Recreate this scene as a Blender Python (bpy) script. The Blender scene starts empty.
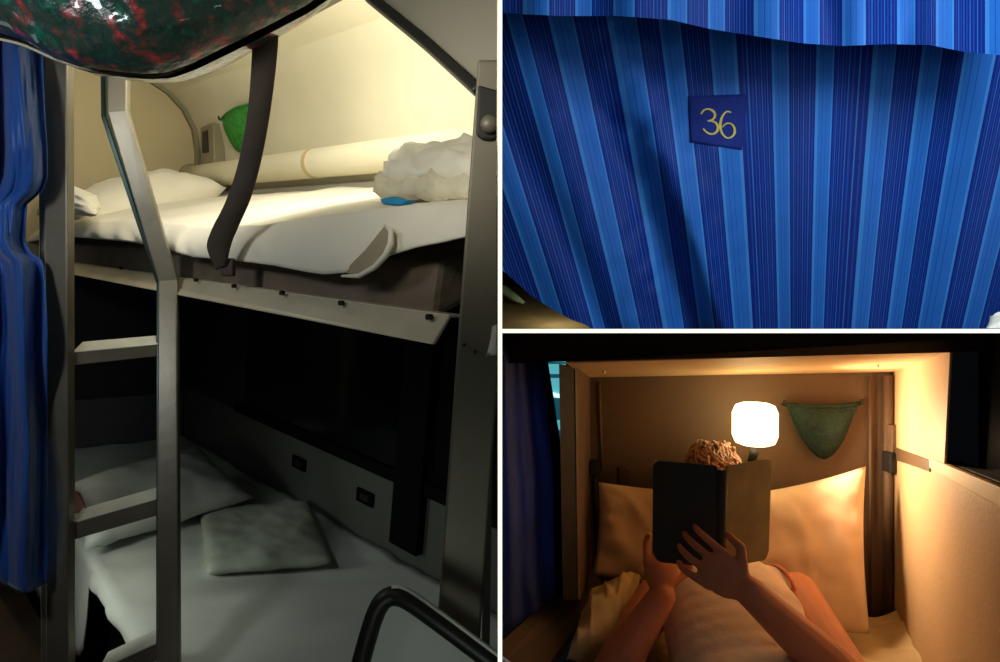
import bpy, bmesh, math, random
from mathutils import Vector, noise, Matrix
random.seed(7)
sc = bpy.context.scene
C = sc.collection
CZ = 1.6                      # eye height
FOC = 600.0                   # focal length in pixels of the 1000 wide frame
V3 = Vector

def P(px, py, d):             # point at depth d seen at this place of the photo
    return V3(((px - 500) / FOC * d, d, CZ - (py - 331) / FOC * d))

# ------------------------------------------------------------------ camera
cam = bpy.data.cameras.new('camera'); co = bpy.data.objects.new('camera', cam); C.objects.link(co)
co.location = (0, 0, CZ); co.rotation_euler = (math.pi / 2, 0, 0)
cam.sensor_width = 36; cam.lens = 36 * FOC / 1000; cam.clip_start = .02; cam.clip_end = 50
sc.camera = co
sc.view_settings.view_transform = 'Standard'
w = bpy.data.worlds.new('world'); sc.world = w; w.use_nodes = True
w.node_tree.nodes['Background'].inputs[0].default_value = (.4, .5, .6, 1)
w.node_tree.nodes['Background'].inputs[1].default_value = .004

# ------------------------------------------------------------------ materials
def srgb(r, g, b):
    f = lambda c: (c / 255 / 12.92) if c / 255 < .04045 else ((c / 255 + .055) / 1.055) ** 2.4
    return (f(r), f(g), f(b), 1)
def mat(name, col, rough=.6, metal=0, var=.12, scale=6, bump=0, bscale=60, emit=0, ecol=None, sheen=0, coat=0, trans=0, spec=.5):
    m = bpy.data.materials.new(name); m.use_nodes = True
    nt = m.node_tree; N = nt.nodes; L = nt.links; b = N['Principled BSDF']
    b.inputs['Roughness'].default_value = rough; b.inputs['Metallic'].default_value = metal
    b.inputs['Specular IOR Level'].default_value = spec
    if coat: b.inputs['Coat Weight'].default_value = coat
    if sheen: b.inputs['Sheen Weight'].default_value = sheen
    if trans: b.inputs['Transmission Weight'].default_value = trans
    tc = N.new('ShaderNodeTexCoord'); no = N.new('ShaderNodeTexNoise'); no.inputs['Scale'].default_value = scale
    no.inputs['Detail'].default_value = 5; L.new(tc.outputs['Object'], no.inputs['Vector'])
    cr = N.new('ShaderNodeValToRGB'); c = col
    cr.color_ramp.elements[0].position = .3; cr.color_ramp.elements[1].position = .7
    cr.color_ramp.elements[0].color = tuple(x * (1 - var) for x in c[:3]) + (1,)
    cr.color_ramp.elements[1].color = tuple(min(1, x * (1 + var)) for x in c[:3]) + (1,)
    L.new(no.outputs['Fac'], cr.inputs['Fac']); L.new(cr.outputs['Color'], b.inputs['Base Color'])
    if bump:
        n2 = N.new('ShaderNodeTexNoise'); n2.inputs['Scale'].default_value = bscale; n2.inputs['Detail'].default_value = 6
        L.new(tc.outputs['Object'], n2.inputs['Vector'])
        bp = N.new('ShaderNodeBump'); bp.inputs['Strength'].default_value = bump; bp.inputs['Distance'].default_value = .01
        L.new(n2.outputs['Fac'], bp.inputs['Height']); L.new(bp.outputs['Normal'], b.inputs['Normal'])
    if emit:
        b.inputs['Emission Color'].default_value = ecol or col; b.inputs['Emission Strength'].default_value = emit
    return m
M = {}
M['cream'] = mat('cream_panel', srgb(218, 211, 182), .55, var=.06, scale=3, bump=.05, bscale=25)
M['bulkhead'] = mat('bulkhead_panel', srgb(196, 180, 138), .6, var=.05, scale=3)
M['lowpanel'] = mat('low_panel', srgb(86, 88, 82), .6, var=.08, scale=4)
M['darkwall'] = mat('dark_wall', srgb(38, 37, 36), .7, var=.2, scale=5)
M['seam'] = mat('seam_strip', srgb(136, 130, 104), .5, var=.1)
M['alu'] = mat('aluminium', srgb(222, 212, 184), .38, .3, var=.08, scale=12, bump=.05, bscale=40)
M['steel'] = mat('ladder_steel', srgb(128, 122, 106), .36, .35, var=.25, scale=7, bump=.04)
M['rung'] = mat('rung_metal', srgb(205, 205, 190), .45, .3, var=.12, scale=14)
M['post'] = mat('post_grey', srgb(118, 112, 96), .5, .35, var=.12, scale=9)
M['panelgrey'] = mat('grey_panel', srgb(138, 134, 118), .55, .1, var=.07, scale=6)
M['darkmetal'] = mat('dark_metal', srgb(48, 48, 44), .45, .6, var=.2)
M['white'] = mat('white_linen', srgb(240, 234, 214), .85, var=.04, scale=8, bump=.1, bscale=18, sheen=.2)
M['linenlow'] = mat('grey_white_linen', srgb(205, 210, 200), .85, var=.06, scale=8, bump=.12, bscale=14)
M['pack'] = mat('packed_linen', srgb(176, 184, 166), .6, var=.15, scale=18, bump=.25, bscale=18, coat=.2)
M['fluffy'] = mat('fluffy_blanket', srgb(226, 216, 188), .9, var=.1, scale=30, bump=.6, bscale=70)
M['mattress'] = mat('mattress_brown', srgb(112, 98, 82), .8, var=.2, scale=10, bump=.3)
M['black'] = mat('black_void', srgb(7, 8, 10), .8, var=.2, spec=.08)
M['glass'] = mat('night_glass', srgb(6, 8, 12), .12, var=.1, spec=.25)
M['strap'] = mat('brown_strap', srgb(74, 64, 56), .85, var=.12, scale=30, bump=.08, bscale=260)
M['green'] = mat('green_net', srgb(48, 138, 44), .8, var=.3, scale=60, bump=.8, bscale=140)
M['green2'] = mat('dark_green_net', srgb(20, 50, 42), .8, var=.45, scale=50, bump=1, bscale=130)
M['bluetag'] = mat('blue_cloth', srgb(20, 140, 190), .6)
M['satin'] = mat('blue_satin', srgb(22, 84, 172), .5, var=.15, scale=5, bump=.5, bscale=14, sheen=.3)
M['floor'] = mat('brown_floor', srgb(92, 74, 56), .8, var=.2, scale=8, bump=.3)
M['redbrown'] = mat('red_brown', srgb(64, 38, 30), .6)
M['edging'] = mat('glowing_edging', srgb(255, 252, 232), .5, emit=1.0, ecol=srgb(255, 252, 234), var=.01)  # edge strips glow to stay bright; no lamp there
M['partition'] = mat('partition_paint', srgb(150, 146, 130), .7, var=.05)
M['handplate'] = mat('beige_plate', srgb(190, 170, 128), .5)
# berth with the reader
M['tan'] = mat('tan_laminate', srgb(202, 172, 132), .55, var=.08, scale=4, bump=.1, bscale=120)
M['tanshade'] = mat('shaded_tan_laminate', srgb(98, 78, 60), .65, var=.12, scale=5, bump=.15, bscale=110)  # tan laminate with the dimmer light on back and left put into its colour
M['ceil3'] = mat('berth_ceiling', srgb(228, 200, 156), .6, var=.08, scale=6)
M['fascia'] = mat('dark_fascia', srgb(14, 13, 14), .7, var=.3)
M['railbr'] = mat('sill_rail', srgb(92, 74, 52), .5, .1, var=.1)
M['sill'] = mat('sill_cream', srgb(240, 220, 170), .5, var=.05)
M['navy'] = mat('navy_curtain', srgb(44, 66, 140), .8, var=.3, scale=7, bump=.4, bscale=30)
M['pillow3'] = mat('pillow_warm', srgb(214, 188, 160), .85, var=.04, scale=9, bump=.12, bscale=22)
M['sheet3'] = mat('sheet_warm', srgb(205, 184, 140), .85, var=.14, scale=12, bump=.5, bscale=26)
M['coverL'] = mat('book_cover_dark', srgb(48, 58, 62), .55, var=.15, scale=14)
M['coverR_lit'] = mat('book_cover_lit_olive', srgb(150, 138, 96), .6, var=.22, scale=16)  # light coming through the right cover is put into its colour
M['pages'] = mat('book_pages', srgb(230, 214, 170), .8)
M['skin'] = mat('skin', srgb(205, 132, 98), .5, var=.06, scale=14)
M['hair'] = mat('hair', srgb(150, 108, 88), .5, var=.4, scale=30, bump=.8, bscale=90)
M['shirt'] = mat('tank_top', srgb(214, 190, 176), .8, var=.05, scale=10, bump=.3, bscale=30)
M['shirtrim'] = mat('tank_trim', srgb(220, 130, 112), .7)
M['shorts'] = mat('dark_shorts', srgb(40, 44, 60), .8)
M['lamp'] = mat('lamp_glow', srgb(255, 236, 190), .4, emit=7.5, ecol=srgb(255, 226, 160))
M['dayglass'] = mat('day_glass', srgb(90, 200, 210), .3, emit=.75, ecol=srgb(96, 196, 206), var=.05)
M['dayband'] = mat('day_band', srgb(30, 110, 130), .4, emit=.35, ecol=srgb(40, 120, 140))
M['dayline'] = mat('day_line', srgb(230, 250, 245), .4, emit=1.2, ecol=srgb(226, 250, 240))
M['yellow'] = mat('yellow_numeral', srgb(214, 190, 90), .7, var=.15, scale=120)
M['patch'] = mat('number_patch', srgb(6, 36, 128), .85, var=.12, scale=60, bump=.2, bscale=200)
M['floor2'] = mat('tan_floor', srgb(128, 110, 74), .85, var=.2, scale=18, bump=.2)
M['gwhite'] = mat('pale_cloth', srgb(150, 170, 140), .8, var=.3, scale=40)
M['dgreen'] = mat('dark_green_cloth', srgb(20, 60, 34), .8)
M['whitecorner_glow'] = mat('white_corner_glow', srgb(250, 248, 232), .6, emit=.25)  # faint glow added to keep the pad white, not a lamp

def bundle_mat():
    m = mat('floral_bundle', srgb(26, 50, 42), .28, bump=.7, bscale=38, coat=.7); nt = m.node_tree; N = nt.nodes; L = nt.links
    b = N['Principled BSDF']; tc = N.new('ShaderNodeTexCoord')
    no = N.new('ShaderNodeTexNoise'); no.inputs['Scale'].default_value = 34; no.inputs['Detail'].default_value = 3
    L.new(tc.outputs['Object'], no.inputs['Vector'])
    cr = N.new('ShaderNodeValToRGB'); e = cr.color_ramp.elements
    e[0].position = .30; e[0].color = srgb(30, 112, 92); e[1].position = .72; e[1].color = srgb(190, 70, 82)
    for p, c in ((.42, srgb(40, 66, 58)), (.56, srgb(56, 70, 64)), (.63, srgb(126, 62, 58))):
        x = e.new(p); x.color = c
    L.new(no.outputs['Fac'], cr.inputs['Fac']); L.new(cr.outputs['Color'], b.inputs['Base Color'])
    return m
M['bundle'] = bundle_mat()

def stripe_mat(name, bright=1.0):
    m = bpy.data.materials.new(name); m.use_nodes = True; nt = m.node_tree; N = nt.nodes; L = nt.links
    b = N['Principled BSDF']; b.inputs['Roughness'].default_value = .62; b.inputs['Specular IOR Level'].default_value = .25
    uv = N.new('ShaderNodeUVMap'); sx = N.new('ShaderNodeSeparateXYZ'); L.new(uv.outputs['UV'], sx.inputs[0])
    fr = N.new('ShaderNodeMath'); fr.operation = 'FRACT'; L.new(sx.outputs['X'], fr.inputs[0])
    cr = N.new('ShaderNodeValToRGB'); cr.color_ramp.interpolation = 'CONSTANT'; e = cr.color_ramp.elements
    navy, mid, light, pale = [tuple(x * bright for x in c[:3]) + (1,) for c in
        (srgb(4, 36, 126), srgb(10, 66, 168), srgb(38, 110, 202), srgb(60, 136, 220))]
    stops = [(0, pale), (.07, light), (.17, mid), (.18, light), (.27, mid), (.28, light), (.40, pale), (.44, navy),
             (.485, mid), (.505, navy), (.535, light), (.548, navy), (.58, mid), (.60, navy), (.635, light), (.648, navy),
             (.685, mid), (.71, navy), (.745, light), (.758, navy), (.80, mid), (.825, navy), (.87, light), (.885, navy), (.93, mid), (.95, navy)]
    e[0].position = 0; e[0].color = stops[0][1]; e[1].position = stops[1][0]; e[1].color = stops[1][1]
    for p, c in stops[2:]:
        x = e.new(p); x.color = c
    L.new(fr.outputs[0], cr.inputs['Fac'])
    # soft cloth variation
    tc = N.new('ShaderNodeTexCoord'); no = N.new('ShaderNodeTexNoise'); no.inputs['Scale'].default_value = 9; L.new(tc.outputs['Object'], no.inputs['Vector'])
    mr = N.new('ShaderNodeMapRange'); mr.inputs['To Min'].default_value = .82; mr.inputs['To Max'].default_value = 1.12; L.new(no.outputs['Fac'], mr.inputs['Value'])
    mx = N.new('ShaderNodeVectorMath'); mx.operation = 'SCALE'; L.new(cr.outputs['Color'], mx.inputs[0]); L.new(mr.outputs[0], mx.inputs['Scale'])
    L.new(mx.outputs[0], b.inputs['Base Color'])
    wv = N.new('ShaderNodeTexNoise'); wv.inputs['Scale'].default_value = 28; wv.inputs['Detail'].default_value = 4; L.new(tc.outputs['Object'], wv.inputs['Vector'])
    bp = N.new('ShaderNodeBump'); bp.inputs['Strength'].default_value = .25; bp.inputs['Distance'].default_value = .006
    L.new(wv.outputs['Fac'], bp.inputs['Height']); L.new(bp.outputs['Normal'], b.inputs['Normal'])
    return m
M['stripe'] = stripe_mat('striped_blue')
M['stripe2'] = stripe_mat('striped_blue_light', 1.0)

# ------------------------------------------------------------------ object helpers
def tag(o, label, cat, group=None):
    o['label'] = label; o['category'] = cat
    if group: o['group'] = group
    return o
def thing(name, label, cat, loc, group=None):
    o = bpy.data.objects.new(name, None); C.objects.link(o); o.location = loc; o.empty_display_size = .05
    return tag(o, label, cat, group)
def wloc(o):
    p = V3(o.location)
    while o.parent: o = o.parent; p += V3(o.location)
    return p
def mk(name, bm, m, parent=None, smooth=False, bevel=0, sub=0, clipx=None, clipz=None, solid=0):
    if clipx: bmesh.ops.bisect_plane(bm, geom=bm.verts[:] + bm.edges[:] + bm.faces[:], plane_co=(clipx[0], 0, 0), plane_no=(clipx[1], 0, 0), clear_outer=True)
    if clipz: bmesh.ops.bisect_plane(bm, geom=bm.verts[:] + bm.edges[:] + bm.faces[:], plane_co=(0, 0, clipz[0]), plane_no=(0, 0, clipz[1]), clear_outer=True)
    if not bm.verts: raise RuntimeError(name + ' empty')
    if parent: org = wloc(parent)
    else:
        org = sum((v.co for v in bm.verts), V3()) / len(bm.verts); org.z = min(v.co.z for v in bm.verts)
    bmesh.ops.translate(bm, verts=bm.verts, vec=-org)
    if not solid and not bm.loops.layers.uv: bmesh.ops.recalc_face_normals(bm, faces=bm.faces)
    me = bpy.data.meshes.new(name); bm.to_mesh(me); bm.free()
    o = bpy.data.objects.new(name, me); C.objects.link(o)
    if parent: o.parent = parent
    else: o.location = org
    for mm in (m if isinstance(m, list) else [m]): me.materials.append(mm)
    if smooth:
        for p in me.polygons: p.use_smooth = True
    if solid:
        s = o.modifiers.new('solid', 'SOLIDIFY'); s.thickness = solid; s.offset = 0
    if bevel:
        b = o.modifiers.new('bevel', 'BEVEL'); b.width = bevel; b.segments = 2; b.limit_method = 'ANGLE'
    if sub:
        s = o.modifiers.new('sub', 'SUBSURF'); s.levels = sub; s.render_levels = sub
    return o
def struct(name, bm, m, **k):
    o = mk(name, bm, m, **k); o['kind'] = 'structure'; return o

BL = lambda: bmesh.new()
def hexa(bm, pts):            # 8 corners: 0-3 one face, 4-7 the opposite
    v = [bm.verts.new(p) for p in pts]
    for f in ((0,1,2,3),(7,6,5,4),(0,4,5,1),(1,5,6,2),(2,6,7,3),(3,7,4,0)): bm.faces.new([v[i] for i in f])
    return bm
def boxF(bm, F, a0, a1, b0, b1, c0, c1):
    return hexa(bm, [F(a0,b0,c0),F(a1,b0,c0),F(a1,b1,c0),F(a0,b1,c0),F(a0,b0,c1),F(a1,b0,c1),F(a1,b1,c1),F(a0,b1,c1)])
def prism(bm, pts, off):      # outline + thickness vector
    n = len(pts); A = [bm.verts.new(V3(p)) for p in pts]; B = [bm.verts.new(V3(p) + V3(off)) for p in pts]
    bm.faces.new(A); bm.faces.new(B[::-1])
    for i in range(n): bm.faces.new([A[i], B[i], B[(i+1)%n], A[(i+1)%n]])
    return bm
def slab(bm, pts, th):        # planar polygon thickened along its normal, away from the camera
    pts = [V3(p) for p in pts]; n = (pts[1]-pts[0]).cross(pts[2]-pts[0]).normalized()
    if n.dot(pts[0] - V3((0,0,CZ))) < 0: n = -n
    return prism(bm, pts, n * th)
def tube(bm, pts, r, seg=10, caps=True, closed=False):
    pts = [V3(p) for p in pts]; n = len(pts); rings = []
    rr = r if isinstance(r, (list, tuple)) else [r] * n; up = None
    for i, p in enumerate(pts):
        if closed: t = pts[(i+1)%n] - pts[i-1]
        else: t = pts[min(i+1, n-1)] - pts[max(i-1, 0)]
        t.normalize()
        if up is None: up = V3((0,0,1)) if abs(t.z) < .9 else V3((1,0,0))
        s = t.cross(up).normalized(); up = s.cross(t).normalized()
        rings.append([bm.verts.new(p + rr[i] * (math.cos(k*2*math.pi/seg) * s + math.sin(k*2*math.pi/seg) * up)) for k in range(seg)])
    for i in range(n if closed else n - 1):
        A, B = rings[i], rings[(i+1)%n]
        for k in range(seg): bm.faces.new([A[k], A[(k+1)%seg], B[(k+1)%seg], B[k]])
    if caps and not closed: bm.faces.new(rings[0][::-1]); bm.faces.new(rings[-1])
    return bm
def ribbon_rail(bm, pts, side, depth, wd, th):     # rectangular bar swept along pts
    rings = []; n = len(pts); pts = [V3(p) for p in pts]
    for i, p in enumerate(pts):
        t = (pts[min(i+1,n-1)] - pts[max(i-1,0)]).normalized()
        s = (V3(side) - t * V3(side).dot(t)).normalized(); d = t.cross(s)
        if d.dot(V3(depth)) < 0: d = -d
        k = 1.0
        if 0 < i < n-1:
            k = 1 / max(.6, (pts[i]-pts[i-1]).normalized().dot(t))
        rings.append([bm.verts.new(p + s*wd/2*x*k + d*th/2*y) for x, y in ((-1,-1),(1,-1),(1,1),(-1,1))])
    for A, B in zip(rings, rings[1:]):
        for k in range(4): bm.faces.new([A[k], A[(k+1)%4], B[(k+1)%4], B[k]])
    bm.faces.new(rings[0][::-1]); bm.faces.new(rings[-1]); return bm
def ellip(bm, c, ax, seg=16, rings=10):
    c = V3(c); ax = [V3(a) for a in ax]; R = []
    top = bm.verts.new(c + ax[2]); bot = bm.verts.new(c - ax[2])
    for i in range(1, rings):
        th = math.pi * i / rings
        R.append([bm.verts.new(c + ax[2]*math.cos(th) + math.sin(th)*(ax[0]*math.cos(2*math.pi*k/seg) + ax[1]*math.sin(2*math.pi*k/seg))) for k in range(seg)])
    for k in range(seg):
        bm.faces.new([top, R[0][k], R[0][(k+1)%seg]]); bm.faces.new([bot, R[-1][(k+1)%seg], R[-1][k]])
        for A, B in zip(R, R[1:]): bm.faces.new([A[k], B[k], B[(k+1)%seg], A[(k+1)%seg]])
    return bm
def ball(bm, c, r, **k): return ellip(bm, c, ((r,0,0),(0,r,0),(0,0,r)), **k)
def grid(bm, fn, nu, nv, uvfn=None):
    vs = [[bm.verts.new(fn(i/nu, j/nv)) for j in range(nv+1)] for i in range(nu+1)]
    uvl = bm.loops.layers.uv.new('UVMap') if uvfn else None
    for i in range(nu):
        for j in range(nv):
            f = bm.faces.new([vs[i][j], vs[i+1][j], vs[i+1][j+1], vs[i][j+1]])
            if uvl:
                for l, (a, b) in zip(f.loops, ((i,j),(i+1,j),(i+1,j+1),(i,j+1))): l[uvl].uv = uvfn(a/nu, b/nv)
    return bm
def lerp(a, b, t): return a + (b - a) * t
def interp(x, tab):
    if x <= tab[0][0]: return tab[0][1]
    for (x0, y0), (x1, y1) in zip(tab, tab[1:]):
        if x <= x1: return y0 + (y1 - y0) * (x - x0) / (x1 - x0)
    return tab[-1][1]
def fz(p, s, seed=0): return noise.noise(V3(p) * s + V3((seed * 3.7, seed * 1.3, 0)))
def pillow(bm, q00, q10, q11, q01, H, seed=0, n=22, wr=.012, pw=2.6, pinch=.06):
    q = [V3(x) for x in (q00, q10, q11, q01)]
    nn = (q[1]-q[0]).cross(q[3]-q[0]).normalized()
    def pt(u, v, sgn):
        s, t = 2*u - 1, 2*v - 1
        s2 = s * (1 - pinch * (1 - t*t)) ; t2 = t * (1 - pinch * (1 - s*s))
        uu, vv = (s2+1)/2, (t2+1)/2
        base = (q[0]*(1-uu) + q[1]*uu)*(1-vv) + (q[3]*(1-uu) + q[2]*uu)*vv
        h = H * (max(0, 1-abs(s)**pw) * max(0, 1-abs(t)**pw)) ** .55
        e = (wr * (fz(base, 14, seed) + .6*fz(base, 24, seed+1)) + .6*wr*max(0, 1 - 5*abs(fz((u*2.2 + v*1.5, u*.8 - v*.5, seed), 1.6, seed))) ) * min(1, h / (H*.35))
        return base + nn * sgn * (h + e)
    top = [[bm.verts.new(pt(i/n, j/n, 1)) for j in range(n+1)] for i in range(n+1)]
    bot = [[top[i][j] if i in (0,n) or j in (0,n) else bm.verts.new(pt(i/n, j/n, -1)) for j in range(n+1)] for i in range(n+1)]
    for g, r in ((top, 0), (bot, 1)):
        for i in range(n):
            for j in range(n):
                f = [g[i][j], g[i+1][j], g[i+1][j+1], g[i][j+1]]
                bm.faces.new(f[::-1] if r else f)
    return bm
def light(name, kind, loc, energy, col, size=.1, target=None, sy=None):
    l = bpy.data.lights.new(name, kind); l.energy = energy; l.color = col
    if kind == 'AREA':
        l.size = size
        if sy: l.shape = 'RECTANGLE'; l.size_y = sy
    else: l.shadow_soft_size = size
    o = bpy.data.objects.new(name, l); C.objects.link(o); o.location = loc
    if target is not None: o.rotation_euler = (V3(target) - V3(loc)).to_track_quat('-Z', 'Y').to_euler()
    return o
LEFT = (-.004, 1)             # keep what lies left of the partition
RIGHT = (.004, -1)
UP = (CZ + .004, -1)
DOWN = (CZ - .004, 1)

# ================================================================== partitions between the three compartments
bm = BL(); hexa(bm, [V3(p) for p in ((-.0016,.505,.2),(.0016,.505,.2),(.0016,3.4,.2),(-.0016,3.4,.2),(-.0016,.505,3),(.0016,.505,3),(.0016,3.4,3),(-.0016,3.4,3))])
struct('wall_middle', bm, M['partition'])
bm = BL(); hexa(bm, [V3(p) for p in ((.002,.505,CZ-.0016),(1.9,.505,CZ-.0016),(1.9,2.6,CZ-.0016),(.002,2.6,CZ-.0016),(.002,.505,CZ+.0016),(1.9,.505,CZ+.0016),(1.9,2.6,CZ+.0016),(.002,2.6,CZ+.0016))])
struct('floor_between', bm, M['partition'])
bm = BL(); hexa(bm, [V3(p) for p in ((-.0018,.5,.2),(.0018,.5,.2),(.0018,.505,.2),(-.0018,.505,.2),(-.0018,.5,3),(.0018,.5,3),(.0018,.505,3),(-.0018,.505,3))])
struct('trim_1', bm, M['edging'])  # front strip that glows without being a lamp
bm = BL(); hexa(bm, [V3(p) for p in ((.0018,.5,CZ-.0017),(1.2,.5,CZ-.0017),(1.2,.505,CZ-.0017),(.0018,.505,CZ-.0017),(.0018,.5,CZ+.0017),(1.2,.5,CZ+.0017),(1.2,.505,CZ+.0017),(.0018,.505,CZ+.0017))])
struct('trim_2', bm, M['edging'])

# ================================================================== LEFT COMPARTMENT: two bunks and a ladder
U = V3((-691, 600, 111)).normalized(); W = V3((600, 691, 0)).normalized(); VV = V3((.0909190, -.0789456, .9927242))
O1 = P(450, 328, .8)
def F(a, b, c): return O1 + U*a + W*b + VV*c
EYE = V3((0, 0, CZ))
def on(px, py, a=None, b=None, c=None):      # where the sight line meets a plane of the compartment
    n, v = (U, a) if a is not None else (W, b) if b is not None else (VV, c)
    r = P(px, py, 1) - EYE; t = (v - n.dot(EYE - O1)) / n.dot(r)
    return EYE + r * t
def ab(p): return U.dot(p - O1), W.dot(p - O1), VV.dot(p - O1)
AE = 2.27
def foot(p, q):               # carry the line p-q on down to the floor
    d = (q - p).normalized(); return q + d * ((-1.25 - VV.dot(q - O1)) / VV.dot(d))
prof = [(.58,-1.25),(.58,.42),(.577,.52),(.557,.615),(.51,.69),(.445,.742),(.37,.772),(.25,.80),(.05,.825),(-.35,.84)]
# shell wall and ceiling, one skin each
def skin(prof, a0, a1, th, n=10):
    bm = BL(); rows = [[bm.verts.new(F(lerp(a0,a1,i/n), b, c)) for b, c in prof] for i in range(n+1)]
    for A, B in zip(rows, rows[1:]):
        for k in range(len(prof)-1): bm.faces.new([A[k], A[k+1], B[k+1], B[k]])
    return bm
struct('wall_right', skin(prof[:6], .2, AE+.02, .01), M['cream'], smooth=True, clipx=LEFT)
struct('ceiling', skin(prof[5:], .2, AE+.02, .01), M['cream'], smooth=True, clipx=LEFT)
bm = BL(); slab(bm, [F(AE,b,c) for b, c in prof] + [F(AE,-.35,-1.25)], .02); struct('wall_back', bm, M['bulkhead'])
bm = BL(); ribbon_rail(bm, [F(AE-.012,b-.008,c) for b, c in prof[1:8]], U, W, .024, .02); struct('trim_3', bm, M['seam'])
bm = BL(); boxF(bm, F, -.6, AE, -1.1, .58, -1.3, -1.25); struct('floor', bm, M['floor'], clipx=LEFT)
# dark window of the lower bunk, in the outer wall
bm = BL(); boxF(bm, F, .70, 1.66, .55, .578, -.5, -.06); struct('window_1', bm, M['glass'], clipx=LEFT)
bm = BL(); boxF(bm, F, .42, 1.72, .54, .579, -.53, -.495); boxF(bm, F, .42, 1.72, .54, .579, -.06, .0)
struct('trim_4', bm, M['black'], clipx=LEFT)
bm = BL(); boxF(bm, F, .60, .715, .53, .579, -.70, .0); struct('trim_5', bm, M['black'], clipx=LEFT)
bm = BL(); boxF(bm, F, .2, .60, .556, .579, -.54, .02); struct('wall_right_dark_sheet', bm, M['black'], clipx=LEFT)  # black sheet added over the cream wall to darken this end
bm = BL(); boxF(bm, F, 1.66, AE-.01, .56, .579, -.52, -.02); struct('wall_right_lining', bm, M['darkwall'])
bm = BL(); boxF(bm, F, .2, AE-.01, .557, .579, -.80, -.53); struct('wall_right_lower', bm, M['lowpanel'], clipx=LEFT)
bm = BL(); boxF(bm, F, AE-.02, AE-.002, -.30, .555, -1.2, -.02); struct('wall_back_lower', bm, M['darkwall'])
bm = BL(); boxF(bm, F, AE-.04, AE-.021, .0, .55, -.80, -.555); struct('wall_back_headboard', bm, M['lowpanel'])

# padded pipe along the wall
t = thing('heating_pipe', 'thick cream pipe running along the wall behind the upper bunk', 'pipe', F(1.2, .52, .34))
cl = [F(a, .527, .40 + .0*(a)) for a in (.2, .6, 1.0, 1.5, 2.0, 2.22)]
bm = BL(); tube(bm, cl, .047, 18); mk('pipe_body', bm, M['cream'], t, smooth=True, clipx=LEFT)
for a in (1.225, 2.19):
    bm = BL(); tube(bm, [F(a-.012,.527,.40), F(a+.012,.527,.40)], .0495 if a < 2 else .056, 20); mk('clamp', bm, M['seam'] if a > 2 else M['handplate'], t, smooth=False, bevel=.002)
bm = BL(); boxF(bm, F, 2.10, 2.2, .47, .57, .305, .35); mk('bracket', bm, M['handplate'], t, bevel=.004)
bm = BL(); boxF(bm, F, .30, 2.05, .545, .577, .305, .335); mk('back_ledge', bm, M['panelgrey'], t, bevel=.004, clipx=LEFT)

# metal wall lamp / switch box
t = thing('wall_fitting', 'small metal box fitting on a beige plate beside the green net', 'wall fitting', on(211,166,b=.57))
p = [on(x,y,b=.572) for x, y in ((206,121),(222,119),(223,166),(206,168))]
bm = BL(); slab(bm, p, .01); mk('mounting_plate', bm, M['handplate'], t, bevel=.003)
q = [on(x,y,b=.53) for x, y in ((200,127),(213,122),(214,165),(200,168))]
bm = BL(); slab(bm, q, .05); mk('metal_box', bm, M['seam'], t, bevel=.006)
q = [on(x,y,b=.526) for x, y in ((202,132),(207,130),(208,152),(202,153))]
bm = BL(); slab(bm, q, .006); mk('dark_slot', bm, M['darkmetal'], t, bevel=.001)

def net_pocket(name, label, top_l, top_r, bot, out, m, sag=.01, asym=0.0):
    tl, tr, bt = V3(top_l), V3(top_r), V3(bot); ex = (tr-tl); mid = (tl+tr)/2; dn = bt - mid; nrm = V3(out)
    t = thing(name, label, 'net pocket', bt)
    def fn(u, v):
        s = 2*u-1
        depth = (1 - abs(s)**1.7) ** .8 if abs(s) < 1 else 0
        base = mid + ex*.5*s*(1 - .12*v) + dn*(v*depth) - V3((0,0,1))*sag*(1-s*s)*(1-v)
        bul = .045*math.sin(math.pi*min(1,max(0,(s+1)/2)))*(math.sin(math.pi*(v*.8+.2)))
        return base + nrm*(bul + .003*fz(base, 60))
    bm = BL(); grid(bm, fn, 26, 14); mk('net_bag', bm, m, t, smooth=True, solid=.003)
    bm = BL(); tube(bm, [fn(i/16, 0) + nrm*.003 for i in range(17)], .0055, 8); mk('elastic_rim', bm, m, t, smooth=True)
    for p in (tl, tr):
        bm = BL(); tube(bm, [p - nrm*.002, p + nrm*.012, p + nrm*.014 + V3((0,0,.012))], .004, 8); mk('hook', bm, M['darkmetal'], t, smooth=True)
    return t
net_pocket('net_pocket', 'bright green net pocket hung on the cream wall above the upper bunk',
    on(222,120,b=.555), on(268,102,b=.535), on(241,152,b=.565), -W, M['green'], sag=-.004)

# upper bunk: tilted tray, mattress, aluminium rail
def ctop(b): return .045 + .26*max(0, b)/.56
t = thing('upper_bunk', 'upper bunk with a bright aluminium front rail and brown mattress', 'bunk bed', F(1.2,.25,-.03))
A0, A1 = .0, 2.26
bm = BL(); hexa(bm, [F(A0,-.030,-.022),F(A1,-.030,-.03),F(A1,-.004,.0),F(A0,-.004,.017),F(A0,-.022,-.022),F(A1,-.022,-.03),F(A1,.004,.0),F(A0,.004,.017)])
mk('front_rail', bm, M['alu'], t, bevel=.003)
bm = BL(); hexa(bm, [F(A0,-.004,.014),F(A1,-.004,.0),F(A1,.03,.0),F(A0,.03,.014),F(A0,-.004,.018),F(A1,-.004,.004),F(A1,.03,.004),F(A0,.03,.018)])
mk('rail_lip', bm, M['alu'], t, bevel=.0015)
for x, y in ((428,317),(340,303),(281,293),(233,286),(195,280),(120,268)):
    p = on(x, y, b=-.0175); bm = BL(); tube(bm, [p + W*.006, p - W*.0015], .0042, 10); mk('rivet', bm, M['darkmetal'], t, smooth=False)
bm = BL(); hexa(bm, [F(.05,.012,-.03),F(A1,.012,-.03),F(A1,.56,.18),F(.05,.56,.18),F(.05,.012,-.012),F(A1,.012,-.012),F(A1,.56,.2),F(.05,.56,.2)])
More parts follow.
